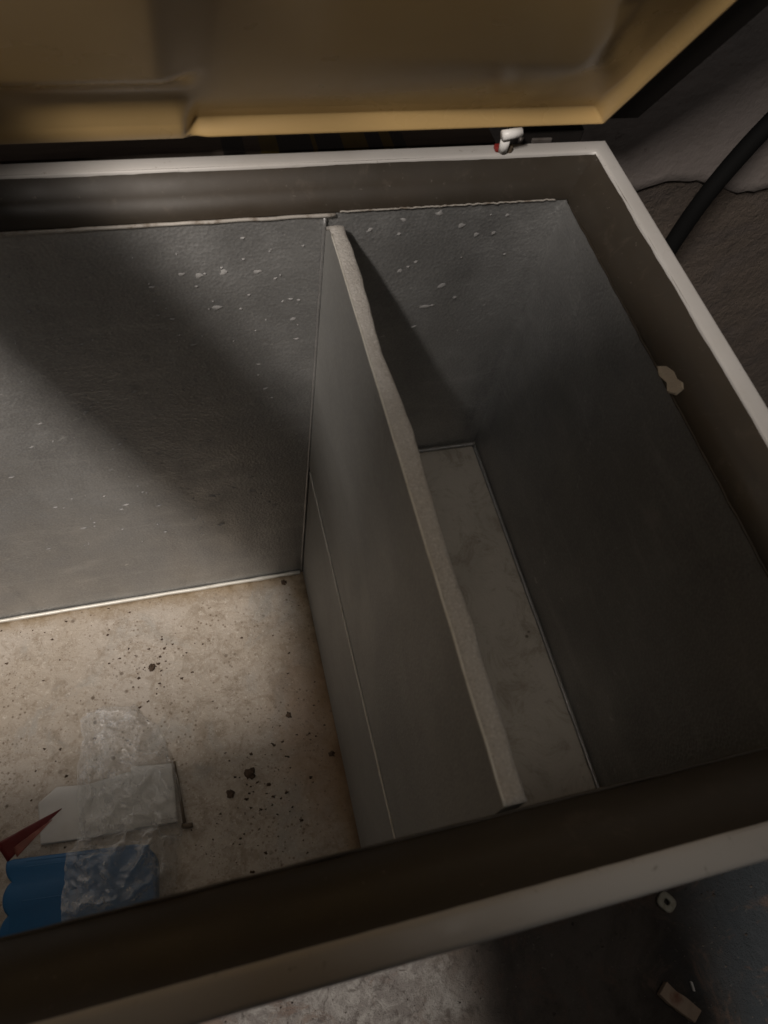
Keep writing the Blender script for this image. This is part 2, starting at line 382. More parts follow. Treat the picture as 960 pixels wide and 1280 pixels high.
# pale flecks of dried paint and scale stuck on the back wall
fl = MB()
def fleck(x, z, r, el=1.0, ang=0.0, y=-.0012):
    n = len(fl.v); k = 9
    fl.v.append((x, y-.0006, z))
    for i in range(k):
        a = 2*math.pi*i/k; rr = r*(.45+.65*random.random()); p, q = math.cos(a)*rr*el, math.sin(a)*rr
        fl.v.append((x+p*math.cos(ang)-q*math.sin(ang), y+.0008, z+p*math.sin(ang)+q*math.cos(ang)))
    for i in range(k): fl.f.append((n, n+1+i, n+1+(i+1) % k))
for x, z, r, el, an in [(-.186, -.021, .0030, 1.8, .7), (-.156, -.012, .0032, 1.2, 0), (-.123, -.008, .0042, 1.1, 0), (-.098, -.023, .0042, 1.1, .4), (-.081, -.034, .0032, 1.1, 0),
                        (-.151, -.072, .0032, 1, 0), (-.143, -.067, .0016, 1.5, .5), (-.136, -.062, .0024, 1, .8), (-.104, -.096, .0045, 1.2, .2), (-.109, -.121, .0020, 2.6, 0), (-.086, -.113, .0024, 1.3, .6),
                        (-.116, -.122, .0040, 2.2, 0), (-.055, -.014, .0018, 1.4, .5), (-.064, -.034, .0030, 1, 0), (-.19, -.048, .0026, 1, 0), (-.125, -.15, .0024, 1.6, .3), (-.072, -.012, .0014, 1, 0),
                        (-.116, -.19, .0020, 1.6, 0), (-.13, -.165, .0014, 1, 0), (-.158, -.028, .0020, 1.2, .5), (-.045, -.06, .0014, 1.5, .8), (-.09, -.06, .0012, 1, 0)]: fleck(x, z, r, el, an, .0002)
for x, z, r, el, an in [(-.355, -.055, .0030, 1.4, 0), (-.34, -.058, .0036, 1.6, 0), (-.318, -.056, .0040, 1.5, .2), (-.288, -.058, .0032, 1.7, .3), (-.272, -.068, .0026, 1.3, .5), (-.327, -.098, .0040, 1.7, .1),
                        (-.305, -.102, .0020, 1.4, 0), (-.254, -.122, .0040, 1.2, .6), (-.257, -.095, .0018, 2.0, 0), (-.249, -.097, .0018, 1.5, 0), (-.265, -.097, .0016, 1.5, 0), (-.25, -.15, .0016, 3.0, 0), (-.30, -.02, .0020, 1.5, 0),
                        (-.47, -.23, .0034, 1.8, .1), (-.455, -.30, .0020, 1.5, 0), (-.44, -.285, .0016, 1.3, 0), (-.35, -.345, .0034, 1.4, 0), (-.425, -.335, .0030, 2.0, .3), (-.315, -.375, .0038, 2.0, 0), (-.48, -.345, .0018, 1.4, 0),
                        (-.46, -.42, .0030, 2.2, .2), (-.40, -.16, .0024, 1.8, 0), (-.365, -.13, .0018, 1.6, 0), (-.43, -.15, .0020, 1.4, 0), (-.34, -.19, .0024, 1.8, 0), (-.29, -.20, .0018, 1.6, 0), (-.275, -.24, .0020, 1.8, 0),
                        (-.47, -.12, .0020, 1.5, 0), (-.49, -.085, .0026, 1.4, .3), (-.265, -.36, .0022, 2.4, .3), (-.33, -.285, .0018, 2, 0), (-.30, -.31, .0018, 1.5, 0)]: fleck(x, z, r*.85, el, an)
for i in range(55): fleck(random.uniform(-.58, -.27), random.uniform(-.52, -.06), random.uniform(.0010, .0026), random.uniform(1.3, 3.2), random.uniform(-.2, .4))
for i in range(120): fleck(random.uniform(-.56, -.24), -.03-.5*random.random()**1.3, random.uniform(.0005, .0013), random.uniform(1, 2.5), random.uniform(-.3, .5))
m = NM('dried_scale', (.34, .335, .325), .8); m.mix(m.ramp(m.noise(90, 4), .4, .65, 0, .7), (.24, .235, .228)); MAT_SCALE = m.m
tag(fl.build('dried_flecks', MAT_SCALE, fr, True), kind='stuff')

# ---- lid, tilted over the well: local x along the hinge, u up the lid, n towards the viewer
P0 = Vector((.063, .040, .043)); UL = Vector((0, -.536, .844)); NL = Vector((0, -.844, -.536)).normalized()
def lp(x, u, n): return Vector((x, P0.y, P0.z)) + UL*u + NL*n
lid = empty('lid', (0, 0, 0)); lid.parent = fr
LXL, LXR, LU = XL-.065, .076, .60
def lid_n(x, u):
    e_r = .034 - x; e_b = u - .0125; e_l = x-(LXL+.024); e_t = LU-.008-u
    # rounded lip all round, falling steeply to the pan inside it
    e = min(e_b, e_r*.62, e_l, e_t)
    rise, fall = .013*sstep(0, .0035, e), sstep(.003, .0115, e)
    tilt = .105*max(0, min(u, LU-u)-.035)
    # wide right-hand panel: hollow towards its left, a soft shoulder on its right
    gap = 1-sstep(-.336, -.318, x)
    ha = -.010 + rise*(1-fall)*(1-.18*gap)
    ha -= .0015*(1-sstep(-.30, -.02, x))*sstep(.03, .11, u)*sstep(.02, .1, e_t)
    cr = max(.010 - .50*(u-.05)*sstep(.03, .12, u), -.07)
    ha += .008*sstep(.04, .13, u)*(1-sstep(-.006, .030, x-cr))*sstep(0.02, .10, e_t)*sstep(-.30, -.05, x)
    # left-hand panel: raised face, bevel facing down, foot sloping out to the lip
    hl = -.010 + rise*(1-fall) + .010*sstep(.072, .116, u)*sstep(.02, .09, e_l)*sstep(.02, .09, e_t)
    if u < .075: hl = max(hl, -.010 + .014*sstep(.074, .018, u)*sstep(0, .006, e)*sstep(0, .02, e_l))
    l1 = -.358 + .017*sstep(.125, .018, u)
    wgt = sstep(0, .014+.026*sstep(.02, .11, u), x-l1)
    n = hl+(ha-hl)*wgt + tilt*sstep(.02, .09, e_r)
    return n
us = [.0125+.0755*i/80 for i in range(80)] + [.088+.12*i/40 for i in range(40)] + [.208+(LU-.008-.208)*i/36 for i in range(37)]
xs = [LXL+.024+(-.50-LXL-.024)*i/50 for i in range(50)] + [-.50+.534*i/230 for i in range(231)]
tb = MB(); nx, nu = len(xs), len(us)
for u in us:
    for x in xs: tb.v.append(tuple(lp(x, u, lid_n(x, u))))
for j in range(nu-1):
    for i in range(nx-1): a = j*nx+i; tb.f.append((a, a+1, a+nx+1, a+nx))
tb.build('lid_liner', MAT_TAN, lid, True)
def lidbox(mb, x0, x1, u0, u1, n0, n1):
    n = len(mb.v); mb.v += [tuple(lp(x, u, q)) for q in (n0, n1) for u in (u0, u1) for x in (x0, x1)]
    for f in ((0, 2, 3, 1), (4, 5, 7, 6), (0, 1, 5, 4), (2, 6, 7, 3), (0, 4, 6, 2), (1, 3, 7, 5)): mb.f.append(tuple(n+i for i in f))
    return mb
g = MB(); lidbox(g, LXL, LXR, -.002, .0155, -.022, -.009); lidbox(g, LXL, LXR, LU-.012, LU+.002, -.022, -.009)
lidbox(g, LXL, LXL+.028, .012, LU-.012, -.022, -.009); lidbox(g, .031, LXR, .012, LU-.012, -.022, -.009)
g.build('gasket', MAT_BLACK, lid, False, .0025)
m = NM('dark_lid_skin', (.05, .038, .028), .5); m.mix(m.ramp(m.noise(12, 5), .45, .7, 0, .6), (.03, .024, .02)); 
lidbox(MB(), LXL-.004, LXR+.003, -.006, LU+.006, -.066, -.0225).build('lid_shell', m.m, lid, False, .006)
# hinge remnants in the gap
hin = empty('hinge', (0, 0, 0)); hin.parent = fr
m = NM('white_nylon', (.80, .79, .77), .4); MAT_NYLON = m.m
pk = MB().tube([(-.068, .020, .050), (-.0665, .0225, .0425), (-.066, .024, .037)], .0042, 12)
pk.tube([(-.0735, .017, .0560), (-.064, .0185, .0560), (-.0555, .019, .0575)], lambda t: .0046-.0014*abs(t-.3), 12)
pk.build('hinge_pin', MAT_NYLON, hin, True)
m = NM('red_plastic', (.22, .022, .018), .45)
MB().box(-.0725, -.0615, .024, .031, .0345, .0395).build('hinge_washer', m.m, hin, False, .0015)
m = NM('dusty_brown', (.12, .09, .06), .8); m.mix(m.ramp(m.noise(90, 5), .4, .7, 0, .7), (.06, .045, .03))
MB().box(-.0625, -.057, .023, .029, .0340, .0405).build('hinge_tab', m.m, hin, False, .001)
m = NM('dull_steel', (.16, .145, .135), .5, .5); m.mix(m.ramp(m.noise(60, 5), .45, .7, 0, .7), (.07, .055, .045)); MAT_STEEL = m.m
MB().box(-.048, .022, .0445, .062, .004, .040).build('hinge_bracket', MAT_BLACK, hin, False, .002)
MB().box(-.030, -.010, .041, .0440, .030, .0345).build('hinge_plate', MAT_STEEL, hin, False, .001)
MB().tube([(-.041, .0425, .026), (-.041, .0425, .036)], .0022, 10).build('hinge_screw', MAT_STEEL, hin, True)

# ================================================================ DIVIDER BOARD
db = tag(empty('divider_board'), 'grey divider board with a rough pale top edge standing across the well', 'divider')
TH = .0142
def side(x): return lambda a, b: None
def divx(yv): return TH + .0016*nz(yv, 0, 0, 22) + .0008*nz(yv, 3, 0, 60) - .0030*math.exp(-((yv+.155)/.03)**2) + .0018*math.exp(-((yv+.235)/.04)**2)
def divtop(yv):
    t = -.001 - .0006*nz(yv, 9, 0, 40)
    return t - .010*sstep(-.016, -.002, yv)
y0, y1 = -D+.0035, -.0025
n = 120; rings = []; crings = []
for k in range(n+1):
    yv = y0+(y1-y0)*k/n; T = divx(yv); zt = divtop(yv); xl = -dx-.0002
    rings.append([(xl, yv, -hs+.001), (xl+T, yv, -hs+.001), (xl+T, yv, zt-.004), (xl, yv, zt-.004)])
    j = [.0006*nz(yv*70, i*3.1, 2) for i in range(8)]
    crings.append([(xl, yv, zt-.0042), (xl-.0002, yv, zt-.0014+j[0]), (xl+.0010, yv, zt+j[1]*.6), (xl+T*.35, yv, zt+.0004+j[2]), (xl+T*.7, yv, zt+j[3]), (xl+T-.0014, yv, zt-.0004+j[4]), (xl+T+j[5], yv, zt-.0022), (xl+T, yv, zt-.0042)])
MB().sweep(rings).build('board', MAT_BOARD, db)
MB().sweep(crings).build('core_edge', MAT_FOAM, db, True)
MB().tube([(-dx-.0004+.0004*nz(y0+(y1-y0)*k/90*30, 1), y0+(y1-y0)*k/90, divtop(y0+(y1-y0)*k/90)-.0006) for k in range(87)], .0009, 8).build('skin_lip', MAT_BEAD, db, True)

# ================================================================ THINGS ON THE WELL FLOOR
ZF = -H
# dark clumps of rust
m = NM('rust_clump', (.065, .042, .027), .9); m.mix(m.ramp(m.noise(200, 4), .45, .65, 0, .6), (.12, .075, .045)); MAT_RUST = m.m
def clump(cx, cy, r, label, fl_=.5):
    bm = bmesh.new(); bmesh.ops.create_icosphere(bm, subdivisions=3, radius=1)
    for v in bm.verts:
        d = 1 + .7*nz(v.co.x+cx*90, v.co.y+cy*90, v.co.z, 1.5) + .45*nz(v.co.x, v.co.y+cx*30, v.co.z, 3.2)
        v.co = Vector((cx+v.co.x*r*d, cy+v.co.y*r*d, ZF+max(0.0, .35+v.co.z)*r*d*fl_))
    me = bpy.data.meshes.new('rust_clump'); bm.to_mesh(me); bm.free()
    tag(link_mesh('rust_clump', me, MAT_RUST, smooth=True), label, 'debris', 'rust clumps on the well floor')
clump(-.358, -.299, .0066, 'largest dark rust clump, in the middle of the stained well floor')
clump(-.388, -.321, .0048, 'round rust clump just in front of the largest clump')
clump(-.475, -.119, .0044, 'single dark rust clump on the floor towards the back left, behind the clear bag')
clump(-.240, -.297, .0036, 'dark rust clump against the foot of the step below the divider')
clump(-.260, -.017, .0042, 'brown rust clump in the back right corner of the well floor')
clump(-.290, -.229, .0042, 'loose rust clump on the floor between the step and the largest clump')
# scattered specks
sp = MB()
for i in range(360):
    if i < 150: x, y = random.uniform(-.70, -.235), random.uniform(-.45, -.01)
    else:
        c = random.choice([(-.36, -.31), (-.47, -.11), (-.30, -.25), (-.27, -.27), (-.52, -.13), (-.34, -.36), (-.44, -.10), (-.33, -.27), (-.40, -.40), (-.245, -.2)])
        x, y = random.gauss(c[0], .028), random.gauss(c[1], .028)
    if x > -.232 or y > -.006: continue
    r = random.choice([.0006, .0008, .001, .0012, .0017, .0024]); n0 = len(sp.v); k = 9; an = random.random()*6
    for i2 in range(k):
        a = an+2*math.pi*i2/k; rr = r*(.35+1.0*random.random()); sp.v.append((x+math.cos(a)*rr*1.4, y+math.sin(a)*rr, ZF-.001))
    sp.v.append((x, y, ZF+.0016*min(1, r/.002)+.0006))
    for i2 in range(k): sp.f.append((n0+i2, n0+(i2+1) % k, n0+k))
tag(sp.build('rust_specks', MAT_RUST), 'fine dark rust specks scattered over the well floor', 'debris', kind='stuff')

# blue ice pack: wavy left end, ribs along its length
m = NM('blue_plastic', (.007, .095, .24), .5); m.mix(m.ramp(m.noise(30, 4), .4, .7, 0, .5), (.009, .078, .200)); m.bump(m.noise(60, 4), .1, .001)
MAT_BLUE = m.m
ip = tag(empty('ice_pack'), 'flat blue plastic ice pack with a scalloped end half under the clear bag', 'ice pack')
ang = math.radians(-6)
ca, sa = math.cos(ang), math.sin(ang)
def ipt(a, b): return (-.6655 + a*ca + b*sa, -.345 + a*sa - b*ca)      # a along the pack, b towards the front
out = []
for k in range(61):                        # scalloped end
    b = .002+.122*k/60
    out.append((-.0045 + .0100*(1-abs(math.sin(math.pi*(b+.012)/.038))**.55), b))
out = [(.004, 0)] + out + [(.004, .126), (.170, .126)] + [(.160+.020*math.sin(t), .106+.020*math.cos(t)) for t in [math.radians(q) for q in (15, 35, 55, 75, 90)]] + [(.180, .034)] + [(.150+.030*math.sin(t), .030-.030*math.cos(t)) for t in [math.radians(q) for q in (85, 70, 55, 40, 20, 5)]]
ob = MB(); rings = []
for ins, zz in ((.002, .001), (0, .004), (0, .0235), (.0012, .0262), (.0035, .0275)):
    rg = []
    for a, b in out:
        ccx, ccy = .088, .062; dxx, dyy = ccx-a, ccy-b; q = math.hypot(dxx, dyy)
        x, y = ipt(a+dxx/q*ins, b+dyy/q*ins); rg.append((x, y, ZF+zz))
    rings.append(rg)
ob.sweep(rings).build('shell', MAT_BLUE, ip, True)
for b0, b1 in ((.003, .0065), (.010, .0125), (.0485, .051), (.086, .0885)):
    rb = MB(); rr = []
    for t in (0, .03, .5, .97, 1):
        a = .016 + .154*t; e = .0009 if 0 < t < 1 else 0
        rr.append([(*ipt(a, b0+(b1-b0)*s), ZF+.0268+e*math.sin(math.pi*s)**.5) for s in (0, .06, .25, .5, .75, .94, 1)])
    rb.sweep(rr, False).build('rib', MAT_BLUE, ip, True)

# white carton with a torn red flap
m = NM('white_card', (.55, .535, .51), .6); m.mix(m.ramp(m.noise(18, 5), .45, .7, 0, .6), (.44, .42, .39)); m.bump(m.noise(40, 4), .15, .002); MAT_CARD = m.m
tray = tag(empty('white_package'), 'flat white package lying under the clear bag', 'package')
def wp(cx, cy, a0, l, wd):
    a = math.radians(a0); return lambda p, q: (cx+p*l/2*math.cos(a)-q*wd/2*math.sin(a), cy+p*l/2*math.sin(a)+q*wd/2*math.cos(a))
ol = [(-.634, -.332), (-.575, -.337), (-.4615, -.343), (-.4605, -.267), (-.52, -.263), (-.574, -.268), (-.612, -.2625), (-.636, -.279)]
MB().prism(ol, ZF+.0012, ZF+.0055).build('body', MAT_CARD, tray, False, .0018)
MB().prism([(-.5165, -.3395), (-.4605, -.3435), (-.4595, -.2655), (-.5145, -.2585)], ZF+.0060, ZF+.0125).build('label_panel', MAT_CARD, tray, False, .0012)
red = tag(empty('torn_wrapper'), 'torn dark red wrapper corner with a pale inside beside the blue ice pack', 'wrapper')
m = NM('dark_red_film', (.13, .010, .010), .4); m.mix(m.ramp(m.noise(30, 4), .4, .7, 0, .5), (.09, .008, .008)); MAT_RED = m.m
m = NM('wrapper_inside', (.24, .07, .05), .45); m.mix(m.ramp(m.noise(50, 4), .4, .65, 0, .8), (.13, .04, .03))
def wtri(a, b, c, d, mat, name, lift):
    a, b, c, d = map(Vector, (a, b, c, d))
    def ff(u, v):
        p = a.lerp(b, u).lerp(d.lerp(c, u), v); p.z += lift*math.sin(math.pi*u)*.6 + .0012*nz(p.x, p.y, 0, 90); return p
    o = MB().grid(14, 8, ff).build(name, mat, red, True)
    so = o.modifiers.new('thickness', 'SOLIDIFY'); so.thickness = .0005
wtri((-.680, -.324, ZF+.032), (-.600, -.2985, ZF+.034), (-.6005, -.2995, ZF+.0335), (-.669, -.347, ZF+.022), MAT_RED, 'outer_film', .003)
wtri((-.660, -.333, ZF+.030), (-.612, -.3095, ZF+.0345), (-.6125, -.311, ZF+.034), (-.656, -.345, ZF+.029), m.m, 'inner_film', .002)
# thin dark strip modelling the shadow along the package's right edge
m = NM('shade_brown', (.13, .10, .07), .8)
tw = MB().tube([(-.4575, -.262, ZF+.004), (-.4555, -.292, ZF+.005), (-.4540, -.318, ZF+.005), (-.4525, -.345, ZF+.004)], lambda t: .0014+.0010*t, 10)
tw.tube([(-.4565, -.3485, ZF+.004), (-.4485, -.3500, ZF+.004), (-.4425, -.3500, ZF+.003)], .0034, 10)
tag(tw.build('shadow_strip', m.m, None, True), 'thin dark strip modelling the shadow along the right side of the white package', 'shadow strip')

# crumpled clear bag draped over the package and the ice pack
def under(x, y):
    z = 0.0
    a = (x+.6655)*ca + (y+.345)*sa; b = (x+.6655)*sa - (y+.345)*ca
    z = max(z, .031*sstep(-.006, .002, a)*sstep(.188, .176, a)*sstep(-.006, .002, b)*sstep(.134, .124, b))
    z = max(z, (.008+.007*sstep(-.525, -.510, x))*sstep(-.642, -.632, x)*sstep(-.452, -.462, x)*sstep(-.350, -.340, y)*sstep(-.256, -.266, y))
    return z
bagc = [(-.578, -.178), (-.565, -.170), (-.549, -.166), (-.528, -.167), (-.506, -.172), (-.490, -.190), (-.474, -.208), (-.462, -.250), (-.455, -.275), (-.453, -.315), (-.456, -.357), (-.466, -.378), (-.470, -.405), (-.476, -.44), (-.50, -.462), (-.54, -.47), (-.59, -.465), (-.606, -.44), (-.603, -.41), (-.597, -.356), (-.587, -.340), (-.585, -.29), (-.584, -.235), (-.574, -.204)]
bcx = sum(p[0] for p in bagc)/len(bagc); bcy = sum(p[1] for p in bagc)/len(bagc)
bb = MB(); NR, NA = 80, 260
def outl(t):
    k = t*len(bagc); i = int(k) % len(bagc); fr_ = k-int(k); a, b = bagc[i], bagc[(i+1) % len(bagc)]
    return (a[0]+(b[0]-a[0])*fr_, a[1]+(b[1]-a[1])*fr_)
def ridged(x, y, s, sd): return 1-abs(nz(x, y, sd, s))*2
for lay, sd in ((1.0, 0.0),):
    for j in range(NR+1):
        for i in range(NA):
            ex, ey = outl(i/NA); rr = (j/NR)
            ex += .004*nz(i*.12, 4)+.002*nz(i*.5, 6); ey += .004*nz(i*.12, 9)+.002*nz(i*.5, 8)
            x, y = bcx+(ex-bcx)*rr, bcy+(ey-bcy)*rr
            zu = max(under(x, y), .6*under(x+.012, y), .6*under(x, y-.012), .6*under(x-.012, y), .6*under(x, y+.012))
            wx, wy = x+.010*nz(x, y, 2, 25), y+.010*nz(x, y, 7, 25)
            cr = .017*max(0, ridged(wx, wy*.8, 30, 1.3)-.1) + .008*max(0, ridged(wx+wy*.5, wy, 62, 6.1)-.1) + .003*max(0, ridged(wx, wy, 140, 3.3)) + .001*nz(x, y, 3, 220)
            puff = .012*(1-rr**3)
            edge = 1-rr**6*.85
            bb.v.append((x+.003*nz(x, y, 8, 60), y+.003*nz(x, y, 5, 60), ZF+.002+zu+(cr+puff)*edge))
    for j in range(NR):
        for i in range(NA):
            a = j*NA+i; b = j*NA+(i+1) % NA; bb.f.append((a, b, b+NA, a+NA))
m = NM('clear_film', (.80, .80, .80), .22, 0, 1.0)
bs = m.b; bs.inputs['Alpha'].default_value = 1
tr = m.N.new('ShaderNodeBsdfTransparent'); tr.inputs[0].default_value = (.93, .93, .92, 1)
mx = m.N.new('ShaderNodeMixShader'); out_ = m.N['Material Output']
lw = m.N.new('ShaderNodeLayerWeight'); lw.inputs[0].default_value = .35
fac = m.math('ADD', m.math('MULTIPLY', lw.outputs['Facing'], .45), m.ramp(m.noise(45, 5, .7), .46, .70, .09, .40))
m.bump(m.noise(110, 4, .65, 1.2), .9, .004)
m.L.new(fac, mx.inputs[0]); m.L.new(tr.outputs[0], mx.inputs[1]); m.L.new(bs.outputs[0], mx.inputs[2]); gl = m.N.new('ShaderNodeBsdfGlossy'); gl.inputs['Color'].default_value = (.09, .09, .09, 1); gl.inputs['Roughness'].default_value = .2; m.L.new(m.h, gl.inputs['Normal'])
ad = m.N.new('ShaderNodeAddShader'); m.L.new(mx.outputs[0], ad.inputs[0]); m.L.new(gl.outputs[0], ad.inputs[1]); m.L.new(ad.outputs[0], out_.inputs[0])
tag(bb.build('plastic_bag', m.m, None, True, fix=False), 'crumpled clear plastic bag lying over the ice pack and white package', 'plastic bag')

# ================================================================ ROUND THE FREEZER
hz = [(.70, .14, 1.25), (.62, .14, .80), (.50, .138, .38), (.40, .135, .16), (.345, .13, .055), (.308, .125, .0), (.284, .122, -.048), (.266, .12, -.10), (.257, .12, -.155), (.252, .12, -.22), (.25, .125, -.35), (.25, .13, -.5), (.27, .14, -.68), (.33, .145, -.80), (.45, .14, -.83), (.7, .12, -.833)]
def cat(pts, sub=6):
    P = [Vector(p) for p in pts]; r = []
    for i in range(len(P)-1):
        a, b, c, d = P[max(i-1, 0)], P[i], P[i+1], P[min(i+2, len(P)-1)]
        for k in range(sub):
            t = k/sub; r.append(.5*((2*b)+(c-a)*t+(2*a-5*b+4*c-d)*t*t+(3*b-a-3*c+d)*t**3))
    r.append(P[-1]); return r
MAT_HOSE = NM('black_hose', (.004, .004, .004), .8, 0, .08).m
tag(MB().tube(cat(hz), .0106, 16).build('drain_hose', MAT_HOSE, None, True), 'thick black hose hanging down the grey wall behind the freezer', 'hose')
# banded batten seen in the gap under the lid
bat = tag(empty('banded_batten'), 'black and yellow banded batten lying in the gap behind the back rim', 'batten')
m = NM('yellow_paint', (.11, .075, .010), .7); m.mix(m.ramp(m.noise(60, 5), .4, .7, 0, .7), (.09, .06, .01)); MAT_YEL = m.m
m = NM('weathered_wood', (.09, .07, .055), .8); m.mix(m.ramp(m.noise(40, 5, .7, 0, m.mapping((.1, 1, 1))), .4, .65, 0, .8), (.05, .038, .03)); MAT_WOOD = m.m
bx = -.9
for x1, mt, nm in ((-.305, MAT_WOOD, 'plain_end'), (-.286, MAT_BLACK, 'black_band'), (-.272, MAT_WOOD, 'plain_band'), (-.256, MAT_YEL, 'yellow_band'), (-.225, MAT_BLACK, 'black_band'), (-.221, MAT_YEL, 'yellow_band'), (-.197, MAT_BLACK, 'black_band'), (-.174, MAT_YEL, 'yellow_band'), (-.160, MAT_BLACK, 'black_band'), (-.150, MAT_YEL, 'yellow_band'), (-.138, MAT_BLACK, 'black_band'), (-.05, MAT_WOOD, 'plain_end')):
    MB().box(bx, x1, .072, .100, -.03, .0115).build(nm, mt, bat); bx = x1
for xb in (-.8, -.10):                      # the pegs it stands on
    MB().box(xb-.02, xb+.02, .074, .098, -.85, -.031).build('upright', MAT_WOOD, bat)
# small things on the concrete
m = NM('dirty_nylon', (.30, .285, .235), .6); m.mix(m.ramp(m.noise(120, 4), .45, .65, 0, .7), (.20, .18, .13))
cl = MB(); a = math.radians(35)
oo = [(math.cos(t), math.sin(t)) for t in [2*math.pi*k/24 for k in range(24)]]
rings = []
def sq(c, s, r, p=3.2):
    d = (abs(c)**p+abs(s)**p)**(-1/p); x, y = c*d*r, s*d*r*1.12
    return (.2425+x*math.cos(a)-y*math.sin(a), -.5965+x*math.sin(a)+y*math.cos(a))
for r, z in ((.0125, 0), (.0128, .006), (.0115, .0078), (.0048, .0078), (.0040, .0062), (.0040, 0)): rings.append([(*sq(c, s, r), -.846+z) for c, s in oo])
mm = len(oo); nn = 0
for r in rings: cl.v += r
for i in range(len(rings)):
    for k in range(mm):
        i2 = (i+1) % len(rings); cl.f.append((i*mm+k, i*mm+(k+1) % mm, i2*mm+(k+1) % mm, i2*mm+k))
tag(cl.build('square_nut', m.m, None, True), 'small pale square nut on the dark floor just in front of the front rim', 'nut')
m = NM('split_wood', (.30, .225, .165), .75); m.mix(m.spot((.198, -.716, -.84), .011, .4, .02, 60), (.16, .068, .04)); m.mix(m.ramp(m.noise(50, 5, .7), .45, .7, 0, .6), (.22, .16, .115))
a = math.radians(-50); ol = [(-.030, -.010), (-.012, -.0125), (.029, -.011), (.031, .009), (.004, .0105), (-.010, .0085), (-.028, .011)]
tag(MB().prism([(.203+x*math.cos(a)-y*math.sin(a), -.722+x*math.sin(a)+y*math.cos(a)) for x, y in ol], -.845, -.832).build('wood_chip', m.m, None, False, .0012), 'broken tan wood chip with a reddish stain on the dark floor', 'wood chip')
MB_ = MB().prism([(.2335, -.703), (.2365, -.705), (.2355, -.717), (.2330, -.716)], -.846, -.842)
tag(MB_.build('white_splinter', MAT_CARD), 'tiny white splinter beside the tan wood chip', 'splinter')
# rubble by the wall
m = NM('dark_rubble', (.035, .028, .023), .95); m.mix(m.ramp(m.noise(30, 5), .45, .65, 0, .8), (.10, .085, .072)); m.bump(m.noise(60, 5), .6, .006); MAT_RUB = m.m
def stone(cx, cy, z0, rx, ry, rz, label, sd):
    bm = bmesh.new(); bmesh.ops.create_icosphere(bm, subdivisions=4, radius=1)
    for v in bm.verts:
        d = 1+.35*nz(v.co.x+sd, v.co.y, v.co.z, 1.3)+.12*nz(v.co.x, v.co.y+sd, v.co.z, 4)
        v.co = Vector((cx+v.co.x*rx*d, cy+v.co.y*ry*d, z0+max(-.9, v.co.z)*rz*d))
    me = bpy.data.meshes.new('stone'); bm.to_mesh(me); bm.free()
    tag(link_mesh('stone', me, MAT_RUB, smooth=True), label, 'stone', 'stones heaped at the foot of the wall')
stone(.70, .03, -.72, .14, .12, .13, 'large dark stone heaped against the wall at the right edge', 2)
stone(.50, .10, -.76, .11, .09, .10, 'lower dark stone at the foot of the wall beside the freezer', 5)
stone(.86, -.12, -.77, .12, .12, .09, 'dark stone farthest from the wall on the right', 8)

# ================================================================ THE PHOTOGRAPHER, leaning over the front rim, out of the frame
m = NM('skin', (.42, .26, .19), .5); m.mix(m.ramp(m.noise(30, 4), .4, .7, 0, .4), (.38, .21, .15)); MAT_SKIN = m.m
m = NM('dark_jumper', (.035, .037, .045), .9); m.mix(m.ramp(m.noise(90, 4), .4, .7, 0, .6), (.055, .057, .066)); m.bump(m.noise(220, 4), .4, .003); MAT_JUMP = m.m
m = NM('denim', (.035, .045, .075), .9); m.mix(m.ramp(m.noise(60, 5), .4, .7, 0, .6), (.055, .068, .10)); m.bump(m.noise(300, 4), .3, .002); MAT_DENIM = m.m
m = NM('dark_hair', (.018, .012, .009), .6); m.bump(m.noise(120, 3, .5, 0, m.mapping((1, 1, .1))), .6, .004); MAT_HAIR = m.m
MAT_SHOE = NM('shoe_leather', (.03, .025, .02), .5).m
pe = tag(empty('person'), 'person in a dark jumper, hooded to add shade, leaning over the open freezer with one arm raised', 'person')
def skin(name, verts, edges, radii, mat, parent, sub=2):
    me = bpy.data.meshes.new(name); me.from_pydata([tuple(v) for v in verts], edges, []); me.update()
    o = link_mesh(name, me, mat, parent)
    sk = o.modifiers.new('skin', 'SKIN')
    sl = me.skin_vertices[0].data if me.skin_vertices else None
    if sl is None:
        bm = bmesh.new(); bm.from_mesh(me); bm.verts.layers.skin.verify(); bm.to_mesh(me); bm.free(); sl = me.skin_vertices[0].data
    for i, r in enumerate(radii): sl[i].radius = r if isinstance(r, tuple) else (r, r); sl[i].use_root = (i == 0)
    sk.use_smooth_shade = True
    ss = o.modifiers.new('sub', 'SUBSURF'); ss.levels = sub; ss.render_levels = sub
    return o
def chain(*idx): return [(idx[i], idx[i+1]) for i in range(len(idx)-1)]
PEL, WAI, CHE, NEK, HEA = (-.40, -.98, .06), (-.41, -.90, .17), (-.43, -.765, .31), (-.485, -.668, .445), (-.535, -.635, .510)
SHL, ELL, WRL = (-.640, -.690, .440), (-.728, -.615, .600), (-.775, -.395, .640)
SHR, ELR, WRR = (-.365, -.660, .495), (-.165, -.715, .220), (-.268, -.625, .405)
